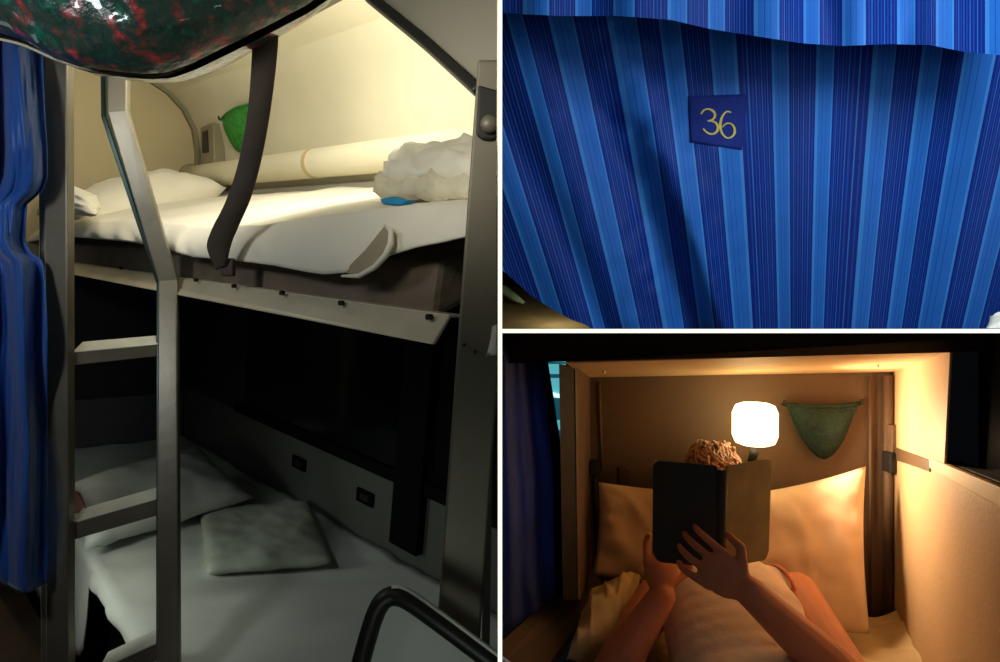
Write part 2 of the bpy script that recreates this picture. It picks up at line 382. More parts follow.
mk('bunk_board', bm, M['black'], t, clipx=LEFT)
bm = BL(); hexa(bm, [F(.06,.02,.0),F(A1,.02,-.005),F(A1,.55,.22),F(.06,.55,.22),F(.06,.026,.09),F(A1,.026,.055),F(A1,.55,.28),F(.06,.55,.28)])
mk('mattress', bm, M['mattress'], t, bevel=.012, clipx=LEFT)

# upper sheet draped over the front of the mattress
hem = [(30,246),(75,237),(150,243),(185,250),(215,259),(262,263),(300,268),(330,274),(350,277),(378,275),(400,263),(440,250),(475,242),(500,236)]
bend = [(30,232),(75,222),(150,222),(215,228),(262,226),(300,220),(340,214),(400,207),(475,204),(500,203)]
def sheetpt(u, v):
    px = lerp(28, 505, u)
    e = on(px, interp(px, bend), b=.022); a, _, cb = ab(e)
    h = ab(on(px, interp(px, hem), b=-.012))[2]
    if v < .62:
        k = v/.62; b = lerp(.55, .03, k); c = lerp(.318, cb, k**.9)
        p = F(a, b, c); wv = .014*fz((a*4, b*4, 0), 1, 3) + .004*fz((a*13+b*6, b*9, 0), 1, 4)
        return p + VV*(wv + .012*math.sin(k*math.pi))
    k = (v-.62)/.38
    b = .022 - .036*math.sin(k*math.pi*.5) ; c = lerp(cb, h, k)
    wv = .016*k*fz((a*6 + k*.8, k*.5, 1), 1, 5) + .004*k*fz((a*15 + k*2, k, 2), 1, 6)
    return F(a, b - abs(wv)*1.2 - .004, c)
bm = BL(); grid(bm, sheetpt, 130, 40)
s = mk('bed_sheet', bm, M['white'], smooth=True, clipx=LEFT, solid=.003); tag(s, 'white sheet spread over the upper bunk and hanging over its front edge', 'sheet')
# lifted corner of the sheet; the shade inside it is a darker patch
tri = [on(x,y,b=b) for x,y,b in ((386,225,-.018),(391,234,-.03),(388,252,-.034),(375,266,-.032),(359,276,-.027),(344,272,-.022),(366,250,-.022))]
bm = BL(); vs = [bm.verts.new(p) for p in tri]; bm.faces.new(vs)
mk('fold_shade', bm, mat('fold_shadow', srgb(160,148,122), .9, bump=.2), s, solid=.002)
rim = [on(x,y,b=b) for x,y,b in ((385,225,-.018),(391,231,-.03),(391,243,-.036),(386,255,-.036),(375,267,-.034),(359,276,-.028),(342,276,-.02))]
bm = BL(); tube(bm, rim, [.002,.0035,.0045,.0045,.004,.0035,.002], 10); mk('rolled_edge', bm, M['white'], s, smooth=True)

# pillow and folded blanket on the upper bunk
bm = BL(); pillow(bm, F(2.24,.05,.16), F(2.20,.50,.36), F(1.80,.50,.34), F(1.84,.04,.12), .105, 2, wr=.008)
o = mk('pillow', bm, M['white'], smooth=True); tag(o, 'white pillow on the upper bunk against the end wall', 'pillow')
bm = BL(); pillow(bm, on(36,215,b=-.03), on(60,178,b=.05), on(98,196,b=.03), on(96,216,b=-.04), .035, 4)
o = mk('folded_towel', bm, M['white'], smooth=True); tag(o, 'small folded white towel in front of the upper pillow, behind the ladder rail', 'towel')
t = thing('folded_blanket', 'fluffy cream blanket folded at the foot of the upper bunk', 'blanket', on(425,205,b=.1))
def puff(q, th, seed, m, nm, wr=.02):
    bm = BL(); pillow(bm, *q, th, seed, n=26, wr=wr, pw=5, pinch=.03); return mk(nm, bm, m, t, smooth=True, clipx=LEFT)
puff([on(372,192,b=.13), on(500,196,b=.06), on(500,160,b=.22), on(384,168,b=.30)], .022, 8, M['fluffy'], 'lower_fold', .016)
puff([on(380,176,b=.13), on(500,174,b=.07), on(500,146,b=.24), on(392,152,b=.32)], .022, 9, M['white'], 'upper_fold', .014)
bm = BL(); slab(bm, [on(x,y,b=.06) for x,y in ((379,199),(392,196),(408,200),(400,205),(382,204))], .02)
o = mk('blue_cloth', bm, M['bluetag'], bevel=.003); tag(o, 'small bright blue cloth tucked under the folded blanket', 'cloth')

# dark strap from the rack to the bunk
sp = [(266,24,.98),(264,60,1.0),(259,110,1.02),(250,160,1.05),(238,200,1.07),(225,228,1.09),(219,246,1.10),(221,268,1.11)]
wd = [26,25,23,23,25,27,24,10]
t = thing('strap', 'wide dark brown safety strap hanging in front of the upper bunk', 'strap', P(221,270,1.11))
def catm(pts, n):
    out = []
    for i in range(len(pts)-1):
        p0, p1, p2, p3 = pts[max(i-1,0)], pts[i], pts[i+1], pts[min(i+2,len(pts)-1)]
        for k in range(n):
            s = k/n; out.append(tuple(.5*((2*b)+(-a+c)*s+(2*a-5*b+4*c-d)*s*s+(-a+3*b-3*c+d)*s**3) for a,b,c,d in zip(p0,p1,p2,p3)))
    return out + [tuple(pts[-1])]
pw = catm([a + (b,) for a, b in zip(sp, wd)], 6)
bm = BL(); rows = []
for x, y, d, ww in pw: rows.append([bm.verts.new(P(x-ww/2,y+2,d)), bm.verts.new(P(x,y,d+.006)), bm.verts.new(P(x+ww/2,y-2,d+.004))])
for A, B in zip(rows, rows[1:]):
    for k in range(2): bm.faces.new([A[k],A[k+1],B[k+1],B[k]])
mk('webbing', bm, M['strap'], t, smooth=True, solid=.004)
bm = BL(); boxF(bm, lambda a,b,c: P(227+a, 266+c, 1.115) + V3((0,b,0)), -6, 6, 0, .012, -8, 10); mk('buckle', bm, M['redbrown'], t, bevel=.002)

# luggage rack with the bundle
t = thing('luggage_rack', 'pale metal luggage rack edge under the floral bundle', 'rack', P(150,60,.98))
rimp = catm([(-20,36,.98),(20,44,.98),(60,61,.98),(100,72,.98),(150,76,.98),(172,73,.99),(200,59,1.0),(240,38,1.0),(285,14,1.0),(330,-10,1.0)], 5)
bm = BL(); tube(bm, [P(*p) for p in rimp], .0024, 8); mk('rim', bm, M['alu'], t, smooth=True)
def tray(u, v):
    x, y, d = rimp[min(len(rimp)-1, int(round(u*(len(rimp)-1))))]; p = P(x, y-1.5, d); q = P(x+10, y-2, d) + V3((.0,.16,.09)); return p.lerp(q, v)
bm = BL(); grid(bm, tray, len(rimp)-1, 3); mk('tray', bm, M['darkmetal'], t, smooth=True, solid=.003)
outl = [(-60,12),(0,33),(30,43),(52,57),(80,67),(110,71),(140,74),(165,73),(190,64),(225,47),(265,27),(305,6),(340,-18)]
def bun(u, v):
    px = lerp(-60, 335, u); y = interp(px, outl) ; d = .95
    yt = -75; th = v*math.pi
    cy = (y+yt)/2; ry = (y-yt)/2
    rr = .10*(max(.02, math.sin(math.pi*min(1,max(0,u)))))**.5
    p = P(px, cy + ry*math.cos(th), d) + V3((0, -rr*math.sin(th), 0))
    n = fz(p, 9, 2)*.02 + fz(p, 22, 3)*.012 + fz(p, 48, 4)*.006
    return p + V3((0, -n*math.sin(th)*1.2, n*.35*math.sin(th)))
def bunback(u, v): 
    p = bun(u, v); return V3((p.x, 1.9 - p.y + .02, p.z))
bm = BL(); grid(bm, bun, 90, 50); grid(bm, bunback, 50, 14); bmesh.ops.remove_doubles(bm, verts=bm.verts, dist=.0005)
o = mk('bedding_bundle', bm, M['bundle'], smooth=True); tag(o, 'plastic wrapped dark green bundle with red flowers on the luggage rack', 'bundle')

# ladder
t = thing('ladder', 'metal ladder with a bent right rail leading up to the upper bunk', 'ladder', P(110,700,1.3))
bm = BL(); ribbon_rail(bm, [foot(P(60,331,1.17),P(61,740,1.17)), P(60,331,1.17), P(59.5,50,1.17)], (1,0,0), (0,1,0), .044, .022); mk('straight_rail', bm, M['steel'], t, bevel=.003)
bm = BL(); ribbon_rail(bm, [foot(P(48.5,331,1.195),P(50,740,1.195)), P(48.5,331,1.195), P(47,44,1.195)], (1,0,0), (0,1,0), .014, .03); mk('rail_flange', bm, M['steel'], t, bevel=.002)
bm = BL(); ribbon_rail(bm, [foot(P(169,282,1.33),P(169,740,1.08)), P(169,282,1.33), P(119,113,1.27), P(119,71,1.27)], (1,.25,0), (0,1,0), .038, .022); mk('bent_rail', bm, M['steel'], t, bevel=.003)
bm = BL(); ribbon_rail(bm, [foot(P(160.5,285,1.335),P(161,740,1.085)), P(160.5,285,1.335), P(106,118,1.275), P(105.5,71,1.275)], (1,.25,0), (0,1,0), .009, .03); mk('rail_edge', bm, mat('teal_edge', srgb(40,66,66), .35, .5), t, bevel=.0015)
for (x0,y0,x1,y1,h) in ((72,352,168,343,13),(72,523,163,497,17),(98,670,163,640,17)):
    a0, a1 = P(x0,y0,1.18), P(x1,y1,lerp(1.33,1.08,(y1-282)/458)-.004)
    dv = V3((0,.03,.02)); dz = V3((0,0,-h/600*1.2))
    bm = BL(); prism(bm, [a0, a1, a1+dv, a0+dv], V3((0,0,-.003))); r = mk('rung', bm, M['rung'], t, bevel=.001)
    bm = BL(); prism(bm, [a0, a1, a1+dz, a0+dz], V3((0,.003,0))); mk('rung_front', bm, M['steel'], r, bevel=.001)

# right hand post with its bracket, overhead grey panel
t = thing('bunk_post', 'grey metal upright post at the right end of the two bunks', 'post', P(462,640,.72))
tp = [P(478,60,.72),P(520,60,.72),P(520,60,.75),P(478,60,.75)]; bt = [P(436,640,.72),P(480,640,.72),P(480,640,.75),P(436,640,.75)]
bm = BL(); hexa(bm, [foot(a, b) for a, b in zip(tp, bt)] + [P(478,60,.72),P(520,60,.72),P(520,60,.75),P(478,60,.75)])
mk('upright', bm, M['post'], t, bevel=.003, clipx=LEFT)
bm = BL(); slab(bm, [P(x,y,.714) for x,y in ((478,84),(499,90),(499,136),(492,140),(482,139),(476,134))], .008); mk('bracket', bm, M['darkmetal'], t, bevel=.003, clipx=LEFT)
bm = BL(); c = P(489,124,.708); ellip(bm, c, ((.0105,0,0),(0,.008,0),(0,0,.0105)), seg=18, rings=10); mk('round_bolt', bm, M['post'], t, smooth=True, clipx=LEFT)
for x, y in ((475,352),(464,345)):
    bm = BL(); c = P(x,y,.718); ellip(bm, c, ((.0022,0,0),(0,.002,0),(0,0,.0022)), seg=10, rings=6); mk('screw', bm, M['darkmetal'], t, smooth=True)
t = thing('overhead_panel', 'slanting grey panel with a dark edge above the right post', 'panel', P(450,60,.8))
bm = BL(); slab(bm, [P(372,-6,.88),P(505,-40,.80),P(505,112,.74),P(480,92,.75)], .015); mk('grey_sheet', bm, M['panelgrey'], t, clipx=LEFT)
bm = BL(); ribbon_rail(bm, [P(366,-6,.875),P(425,42,.81),P(480,92,.745)], (.6,0,.7), (0,1,0), .014, .02); mk('edge_strip', bm, M['darkmetal'], t, bevel=.003)
tp = [P(486,350,.95),P(494,350,.95),P(494,350,.97),P(486,350,.97)]; bt = [P(483,560,.95),P(491,560,.95),P(491,560,.97),P(483,560,.97)]
bm = BL(); hexa(bm, [foot(a, b) for a, b in zip(tp, bt)] + [P(486,350,.95),P(494,350,.95),P(494,350,.97),P(486,350,.97)])
o = mk('pale_pole', bm, M['lowpanel'], clipx=LEFT); tag(o, 'thin pale pole seen just right of the grey bunk post', 'pole')
bm = BL(); pillow(bm, P(486,356,.7), P(520,356,.7), P(520,318,.72), P(492,326,.72), .012, 3, n=12)
o = mk('linen_corner', bm, M['white'], smooth=True, clipx=LEFT); tag(o, 'pale linen corner poking out beside the grey post at the partition', 'linen')

# lower bunk
ML = -.75
t = thing('lower_bunk', 'lower bunk in shadow with its dark base board', 'bunk bed', F(1.2,.25,-1.25))
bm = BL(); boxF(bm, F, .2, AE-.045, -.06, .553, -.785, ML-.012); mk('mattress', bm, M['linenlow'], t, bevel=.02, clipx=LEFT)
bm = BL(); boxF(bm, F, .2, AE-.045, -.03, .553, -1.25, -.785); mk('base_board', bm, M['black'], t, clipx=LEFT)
def lsh(u, v):
    a = lerp(.2, AE-.05, u)
    edge = -.085 - .02*math.sin(a*3)
    if v < .72:
        b = lerp(.55, edge, v/.72); return F(a, b, ML + .012*fz((a*4,b*4,0),1,7) + .005*fz((a*16+b*9,b*5,0),1,8))
    k = (v-.72)/.28; drop = interp(a, [(.2,.02),(1.0,.02),(1.12,.03),(1.17,.24),(1.3,.30),(2.3,.30)])
    return F(a, edge - .012*math.sin(k*2.4) - .018*k*abs(fz((a*11,k*.6,0),1,9)), ML - .012*k - drop*k)
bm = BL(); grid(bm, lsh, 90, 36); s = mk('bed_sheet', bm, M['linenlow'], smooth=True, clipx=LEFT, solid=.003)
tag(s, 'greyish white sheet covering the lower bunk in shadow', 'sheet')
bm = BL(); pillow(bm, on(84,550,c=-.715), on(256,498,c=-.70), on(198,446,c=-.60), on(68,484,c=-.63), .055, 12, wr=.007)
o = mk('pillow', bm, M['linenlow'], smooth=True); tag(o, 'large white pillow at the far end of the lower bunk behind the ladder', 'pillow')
q = [on(x,y,c=cc) for x,y,cc in ((206,574,-.73),(333,563,-.73),(308,502,-.73),(200,512,-.73))]
bm = BL(); pillow(bm, *q, .019, 14, n=30, wr=.005, pw=9, pinch=.0)
o = mk('linen_packet', bm, M['pack'], smooth=True); tag(o, 'flat packet of folded linen lying on the lower bunk', 'linen packet')
for x, y, lab in ((300,463,'small black wall socket above the lower bunk, nearer the pillow'), (366,497,'small black wall socket above the lower bunk, nearer the grey post')):
    t = thing('wall_socket', lab, 'socket', on(x,y,b=.556), 'sockets above the lower bunk')
    a, b, c = ab(on(x,y,b=.556)); hw = .042
    bm = BL(); boxF(bm, F, a-hw, a+hw, .548, .556, c-.022, c+.022); mk('cover_plate', bm, M['black'], t, bevel=.004)
    bm = BL(); boxF(bm, F, a-.02, a+.02, .546, .5479, c-.009, c+.009); mk('socket_insert', bm, M['darkmetal'], t, bevel=.001)
bm = BL(); hexa(bm, [on(70,514,b=-.12),on(88,512,b=-.1),on(88,512,b=-.05),on(70,514,b=-.07),on(68,489,b=-.12),on(80,492,b=-.1),on(80,492,b=-.05),on(68,489,b=-.07)])
o = mk('wooden_block', bm, M['redbrown'], bevel=.006); tag(o, 'small reddish brown block beside the lower pillow, by the ladder rail', 'block')
# armrest / seat end bottom right
t = thing('seat_end', 'grey seat end with a rounded dark tube frame at the bottom right', 'armrest', P(430,680,.66))
fr = catm([(354,690,.66),(363,655,.66),(374,618,.66),(383,601,.66),(395,596,.66),(410,601,.655),(440,622,.645),(475,648,.635),(520,682,.62)], 6)
bm = BL(); tube(bm, [P(*p) for p in fr], .0105, 14); mk('tube_frame', bm, M['darkmetal'], t, smooth=True)
bm = BL(); tube(bm, [P(x+1,y-9.5,d-.004) for x,y,d in fr[22:]], .0022, 8); mk('tube_highlight', bm, M['rung'], t, smooth=True)  # highlight along the tube top, modelled as a thin light line
bm = BL(); slab(bm, [P(x,y,.66) for x,y in ((362,690),(372,655),(382,618),(390,606),(398,604),(410,610),(440,632),(475,657),(515,690))], .012); mk('end_panel', bm, M['linenlow'], t)
# blue satin curtain, left edge
edge = [(-40,40),(30,41),(100,44),(150,47),(178,47),(192,42),(203,27),(240,25),(252,30),(262,44),(330,47),(420,47),(600,47)]
def cur(u, v):
    y = lerp(-40, 588, v); x = lerp(-90, interp(y, edge), u)
    s = interp(y, [(0,1),(150,1.3),(200,.5),(260,1.2),(600,1)])
    d = 1.12 + .022*s*math.sin(u*21 + 1.6*fz((u*2, v*4, 0), 1, 2)) + .016*fz((u*11, v*5, 0), 1, 3) + .007*fz((u*34, v*9, 0), 1, 6) - (.03*math.sin(max(0,min(1,(y-40)/160))*math.pi))
    return P(x, y + (5*math.sin(u*17) if v > .97 else 0), d)
bm = BL(); grid(bm, cur, 90, 90); o = mk('curtain', bm, M['satin'], smooth=True, solid=.002); tag(o, 'glossy plain blue curtain gathered at the left of the ladder', 'curtain')

# ================================================================== UPPER RIGHT: striped curtain with the number
VPX, VPY = 795, 1050
YT = 6
def cxy(u, v):                # u along the cloth, v down
    xt = lerp(400, 1100, u); y = lerp(YT, 345, v); k = (VPY - y)/(VPY - 35)
    return VPX + (xt - VPX)*k, y
hem2 = [(400,262),(414,270),(440,296),(462,309),(485,320),(503,325),(512,332),(530,345),(1200,345)]
def dep(u, v):
    s = u*700
    fold = .010*math.sin(s/31 + 1.2*math.sin(v*2.3)) + .008*math.sin(s/70 + v*2.1) + .012*fz((u*6, v*2.2, 0), 1, 11)
    diag = .022*math.exp(-((u*700 - (150 + 110*v))/26)**2) - .014*math.exp(-((u*700 - (205 + 95*v))/20)**2) + .016*math.exp(-((u*700-(60+70*v))/24)**2) - .012*math.exp(-((u*700 - 415)/30)**2)
    wr = .006*fz((u*40+v*12, v*16, 0), 1, 12)*max(0, 1-abs(u-.32)*5)
    return .98 + .13*v + fold*(.6+.6*v) + diag*(.5+1.2*v) + wr
def cur2(u, v):
    xt = lerp(400, 1100, u); yh = interp(xt, hem2); v2 = v*(yh - YT)/(345 - YT)
    x, y = cxy(u, v2); return P(x, y, dep(u, v2))
t = thing('curtain', 'blue striped berth curtain with the number 36', 'curtain', P(760,325,1.1))
bm = BL(); grid(bm, cur2, 220, 70, lambda u, v: (u*13.4 + .10*math.sin(u*33) + .05*math.sin(u*71), v))
mk('curtain_cloth', bm, M['stripe'], t, smooth=True, clipx=RIGHT, clipz=UP)
def ondep(px, py, off):       # a point on the cloth (a little in front of it)
    k = (VPY - py)/(VPY - 35); xt = VPX + (px - VPX)/k; return P(px, py, dep((xt-400)/700, (py-YT)/(345-YT)) - off)
def patchg(u, v):
    x = lerp(lerp(688,748,u), lerp(690,742,u), v); y = lerp(lerp(96,94,u), lerp(142,150,u), v); return ondep(x, y, .0012)
bm = BL(); grid(bm, patchg, 16, 16); mk('number_patch', bm, M['patch'], t, smooth=True, solid=.0004)
def stroke(pts, wds, off=.0022):
    pp = catm([p + (w_,) for p, w_ in zip(pts, wds)], 8); bm = BL(); rows = []
    for i, (x, y, w_) in enumerate(pp):
        x2, y2 = pp[min(i+1,len(pp)-1)][:2]; x1, y1 = pp[max(i-1,0)][:2]; l = math.hypot(x2-x1, y2-y1) or 1
        nx, ny = -(y2-y1)/l, (x2-x1)/l
        rows.append([bm.verts.new(ondep(x+nx*w_/2, y+ny*w_/2, off)), bm.verts.new(ondep(x-nx*w_/2, y-ny*w_/2, off))])
    for A, B in zip(rows, rows[1:]): bm.faces.new([A[0],A[1],B[1],B[0]])
    return bm
three = [(701,114),(703.5,110.5),(708,109),(713,111),(715,115.5),(712.5,119.5),(707.5,121)]
three2 = [(707.5,121),(713.5,121.5),(717.5,125.5),(717,131),(712.5,134),(707,132.5),(703.2,128.5)]
bm = stroke(three, [1.58, 1.58, 1.58, 2.3, 2.45, 1.73, 1.15]); b2 = stroke(three2, [1.15, 1.73, 2.45, 2.45, 1.73, 1.58, 1.44])
me_ = bpy.data.meshes.new('tmp'); b2.to_mesh(me_); bm.from_mesh(me_); mk('numeral_three', bm, M['yellow'], t, solid=.001)
six = [(731,112.5),(727,111.5),(723.5,114.5),(721,120),(720.3,127),(721.8,133),(726,137.5),(730.5,137.5),(734.2,133.5),(734.2,128),(731,123.8),(726.5,123.5),(722.5,127)]
bm = stroke(six, [1.44, 1.44, 1.87, 2.45, 2.45, 2.3, 1.58, 1.58, 2.3, 2.3, 1.44, 1.3, 1.15]); mk('numeral_six', bm, M['yellow'], t, solid=.001)
# valance
vh = [(480,10),(502,13),(560,16),(620,16),(672,20),(710,29),(755,36),(800,43),(840,46),(890,44),(930,45),(965,52),(1010,56)]
def val(u, v):
    px = lerp(480, 1030, u); y = lerp(-170, interp(px, vh), v)
    d = .90 + .012*math.sin(u*34 + math.sin(u*9)) + .01*fz((u*14, v*2, 0), 1, 21) - .02*v
    return P(px, y, d)
bm = BL(); grid(bm, val, 160, 40, lambda u, v: (u*12 + .1*math.sin(u*31), v))
o = mk('valance', bm, M['stripe2'], smooth=True, clipx=RIGHT); tag(o, 'striped blue valance with a wavy lower edge above the number 36 curtain', 'valance')
# what shows under the hem
bm = BL(); slab(bm, [P(440,345,1.15),P(660,345,1.15),P(660,285,1.75),P(440,285,1.75)], .02); struct('floor_upper', bm, M['floor2'], clipx=RIGHT, clipz=UP)
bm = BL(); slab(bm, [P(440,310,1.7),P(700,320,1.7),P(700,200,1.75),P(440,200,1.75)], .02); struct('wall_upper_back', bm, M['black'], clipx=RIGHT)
bm = BL(); tube(bm, [P(490,286,1.55),P(504,290,1.5),P(514,297,1.48),P(524,303,1.46)], [.012,.012,.010,.004], 10); o = mk('pale_cloth', bm, M['gwhite'], smooth=True, clipx=RIGHT)
tag(o, 'pale green white cloth edge lying beyond the striped curtain hem', 'cloth')
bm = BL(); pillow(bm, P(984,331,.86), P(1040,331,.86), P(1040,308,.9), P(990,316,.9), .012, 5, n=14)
o = mk('white_pad', bm, M['whitecorner_glow'], smooth=True, clipz=UP); tag(o, 'white rounded corner of a pad at the lower right of the striped curtain', 'pad')

# ================================================================== LOWER RIGHT: the berth with the reader
L3 = V3((1, -.2, .035)).normalized(); D3 = V3((.467, 1, -.125)); Z3 = V3((0,0,1))
BR = P(893, 372, 1.70)                         # top back right corner
def B3(l, d, z): return BR + L3*(-l) + D3*(-d) + Z3*z      # l to the left, d to the front, z up
bm = BL(); slab(bm, [B3(-.05,0,.05),B3(.855,0,.05),B3(.855,0,-.95),B3(-.05,0,-.95)], .02); struct('wall_back_berth', bm, M['tanshade'], clipx=RIGHT, clipz=DOWN)
bm = BL(); prism(bm, [BR, P(588,378,1.90), P(566,363,1.36), P(950,352,1.13)], V3((0,0,.02))); struct('ceiling_berth', bm, M['ceil3'], clipz=DOWN)
bm = BL(); prism(bm, [P(1060,348,1.06), P(950,352.5,1.13), P(564,361.5,1.34), P(490,364,1.42), P(490,325,1.42), P(1060,325,1.06)], V3((0,.025,0))); struct('trim_6', bm, M['fascia'], clipx=RIGHT, clipz=DOWN)
for x, y in ((604,360),(642,359),(690,358),(738,357),(785,356.5),(833,355.5),(878,354.5),(920,353.5)):
    pass
# right wall
def rw(px, py, off=0):        # on the right wall plane
    n = D3.cross(Z3).normalized(); r = P(px,py,1) - EYE; tt = n.dot(BR - EYE)/n.dot(r); return EYE + r*tt
bm = BL(); slab(bm, [rw(893,371),rw(950,350),rw(944,467),rw(893,452)], .004); struct('wall_right_berth', bm, M['tan'])
bm = BL(); slab(bm, [rw(893,452),rw(1030,505),rw(1030,760),rw(893,640)], .02); struct('wall_right_berth_lower', bm, M['tan'])
nR = D3.cross(Z3).normalized()                     # points to +x side
if nR.x < 0: nR = -nR
bm = BL(); slab(bm, [rw(893,446)-nR*.003,rw(931,460)-nR*.003,rw(931,472)-nR*.003,rw(893,459)-nR*.003], .003); struct('trim_7', bm, M['railbr'], bevel=.002)
bm = BL(); prism(bm, [rw(931,458)-nR*.003,rw(1030,499)-nR*.003,rw(1030,524)-nR*.003,rw(931,468)-nR*.003], nR*.012); struct('trim_8', bm, M['sill'], bevel=.002)
bm = BL(); prism(bm, [rw(946,330)+nR*.05,rw(1040,330)+nR*.05,rw(1040,505)+nR*.05,rw(946,470)+nR*.05], nR*.01); struct('window_2', bm, M['glass'], clipz=DOWN)
bm = BL(); prism(bm, [rw(932,459)+nR*.018,rw(1030,498)+nR*.018,rw(1030,498)+nR*.05,rw(932,459)+nR*.05], V3((0,0,-.01))); struct('trim_9', bm, M['fascia'])
# corner posts
bm = BL(); tube(bm, [B3(.015,.02,-.01),B3(.015,.02,-.70)], .012, 12); struct('trim_10', bm, M['tanshade'], smooth=True)
bm = BL(); tube(bm, [B3(.06,.012,-.01),B3(.06,.012,-.70)], .004, 10); struct('trim_11', bm, M['tanshade'], smooth=True)
t = thing('wall_bracket', 'dark corner bracket at the right end of the reader berth wall', 'bracket', P(893,470,1.65))
bm = BL(); boxF(bm, lambda a,b,c: P(a,c,1.66)+V3((0,b,0)), 886, 901, -.02, .02, 452, 472); mk('bracket_body', bm, M['fascia'], t, bevel=.004)
bm = BL(); boxF(bm, lambda a,b,c: P(a,c,1.66)+V3((0,b,0)), 890, 897, -.01, .02, 425, 452); mk('bracket_arm', bm, M['tanshade'], t, bevel=.002)
t = thing('wall_bracket', 'dark corner bracket at the left end of the reader berth wall', 'bracket', P(592,475,1.82))
bm = BL(); boxF(bm, lambda a,b,c: P(a,c,1.83)+V3((0,b,0)), 588, 598, -.03, .02, 460, 474); mk('bracket_body', bm, M['fascia'], t, bevel=.004)
bm = BL(); tube(bm, [P(594,474,1.82),P(596,520,1.82),P(598,560,1.80)], .008, 8); mk('bracket_arm', bm, M['fascia'], t, smooth=True)
# left end: narrow board, posts, curtain
bm = BL(); hexa(bm, [P(575,362,1.50),P(588,372,1.86),P(590,372,1.87),P(577,362,1.51),P(578,600,1.50),P(590,590,1.86),P(592,590,1.87),P(580,600,1.51)]); struct('wall_left_berth', bm, M['tanshade'])
bm = BL(); hexa(bm, [P(559,364,1.46),P(574,366,1.50),P(574,366,1.54),P(559,364,1.50),P(563,600,1.46),P(577,600,1.50),P(577,600,1.54),P(563,600,1.50)]); struct('trim_12', bm, M['fascia'])
for x0, y0, x1, y1 in ((597,386,601,470),(602,382,605,452)):
    pass
bm = BL(); tube(bm, [P(599,382,1.86),P(602,470,1.86)], .005, 10); struct('trim_13', bm, M['tanshade'], smooth=True)
t = thing('ceiling_hook', 'small bright hook hanging from the berth ceiling at the left', 'hook', P(604,374,1.7))
bm = BL(); tube(bm, [P(604,364,1.6),P(604,370,1.6)], .0022, 8); mk('hook_shank', bm, M['rung'], t, smooth=True)
bm = BL(); ellip(bm, P(604,372,1.6), ((.0045,0,0),(0,.0045,0),(0,0,.006)), seg=10, rings=8); mk('hook_tip', bm, M['rung'], t, smooth=True)
t = thing('ceiling_hook', 'small bright hook hanging from the berth ceiling at the right', 'hook', P(878,366,1.4))
bm = BL(); tube(bm, [P(878,355,1.4),P(878,364,1.4)], .0018, 8); mk('hook_shank', bm, M['rung'], t, smooth=True)
bm = BL(); ellip(bm, P(878,366,1.4), ((.003,0,0),(0,.003,0),(0,0,.004)), seg=10, rings=8); mk('hook_tip', bm, M['rung'], t, smooth=True)
def ncur(u, v):
    yt, yb = lerp(343, 361, u), lerp(640, 588, u); y = lerp(yt, yb, v)
    xr = interp(y, [(340,546),(362,548),(440,560),(480,566),(600,572)]); x = lerp(494, xr, u)
    d = lerp(1.33, 1.60, u) + .014*math.sin(u*22 + fz((u*3,v*3,0),1,31)) + .012*fz((u*8,v*4,0),1,32)
    return P(x, y, d)
bm = BL(); grid(bm, ncur, 44, 30); o = mk('curtain', bm, M['navy'], smooth=True, clipx=RIGHT, clipz=DOWN, solid=.002); tag(o, 'dark navy curtain drawn along the left side of the reader berth', 'curtain')
# bright window beyond the curtain gap
bm = BL(); slab(bm, [P(536,352,2.2),P(566,352,2.2),P(566,460,2.2),P(536,460,2.2)], .01); w3 = struct('window_3', bm, M['dayglass'])
for y0, y1, m in ((362,364,'dayband'),(374,378,'dayband'),(398,420,'dayband'),(430,446,'dayband')):
    bm = BL(); slab(bm, [P(536,y0,2.195),P(566,y0,2.195),P(566,y1,2.195),P(536,y1,2.195)], .004); mk('window_bar', bm, M[m], w3)
bm = BL(); slab(bm, [P(536,388,2.19),P(566,396,2.19),P(566,400,2.19),P(536,391,2.19)], .004); mk('window_sill', bm, M['dayline'], w3)

# mattress, side board, sheet
def bedz(d): return CZ - .800 - .015*(d - 1.75)
def bedp(px, d, up=0): return V3(((px-500)/FOC*d, d, bedz(d) + up))
t = thing('reader_bunk', 'lower berth with a tan side board on which the reader lies', 'bunk bed', V3((.55,1.1,.6)))
bm = BL(); xs = lambda d: .16 + (d-1.2)*.22
hexa(bm, [V3((.10,.35,bedz(.35)-.1)),V3((.66,.35,bedz(.35)-.1)),V3((1.11,1.66,bedz(1.66)-.1)),V3((.27,1.84,bedz(1.84)-.1)),V3((.10,.35,bedz(.35)-.012)),V3((.66,.35,bedz(.35)-.012)),V3((1.11,1.66,bedz(1.66)-.012)),V3((.27,1.84,bedz(1.84)-.012))])
mk('mattress', bm, M['sheet3'], t, bevel=.01)
bm = BL(); prism(bm, [P(490,652,1.30),P(590,562,1.84),P(604,588,1.80),P(530,690,1.25)], V3((0,.0,-.02))); mk('side_board', bm, M['tanshade'], t, clipx=RIGHT)
def sh3(u, v):
    d = lerp(1.80, .8, v); xl = .245 + (d-1.80)*.16; xr = 1.095 + (d-1.72)*.47
    x = lerp(xl, xr, u); p = V3((x, d - .16*u*(1-v), 0))
    z = bedz(p.y) + .008 + .016*abs(fz((x*11, d*6, 0), 1, 41)) + .010*fz((x*24, d*14, 0), 1, 42)
    e = max(0, (u-.86)/.14); z += .05*e*e; p.x -= .0*e
    e = max(0, (.16-u)/.16); z += .03*e*(.5+fz((x*9,d*9,0),1,43))
    p.z = z; return p
bm = BL(); grid(bm, sh3, 70, 60); o = mk('bed_sheet', bm, M['sheet3'], smooth=True, solid=.003, clipx=RIGHT); tag(o, 'crumpled pale sheet under the reader, rising at the right wall', 'sheet')
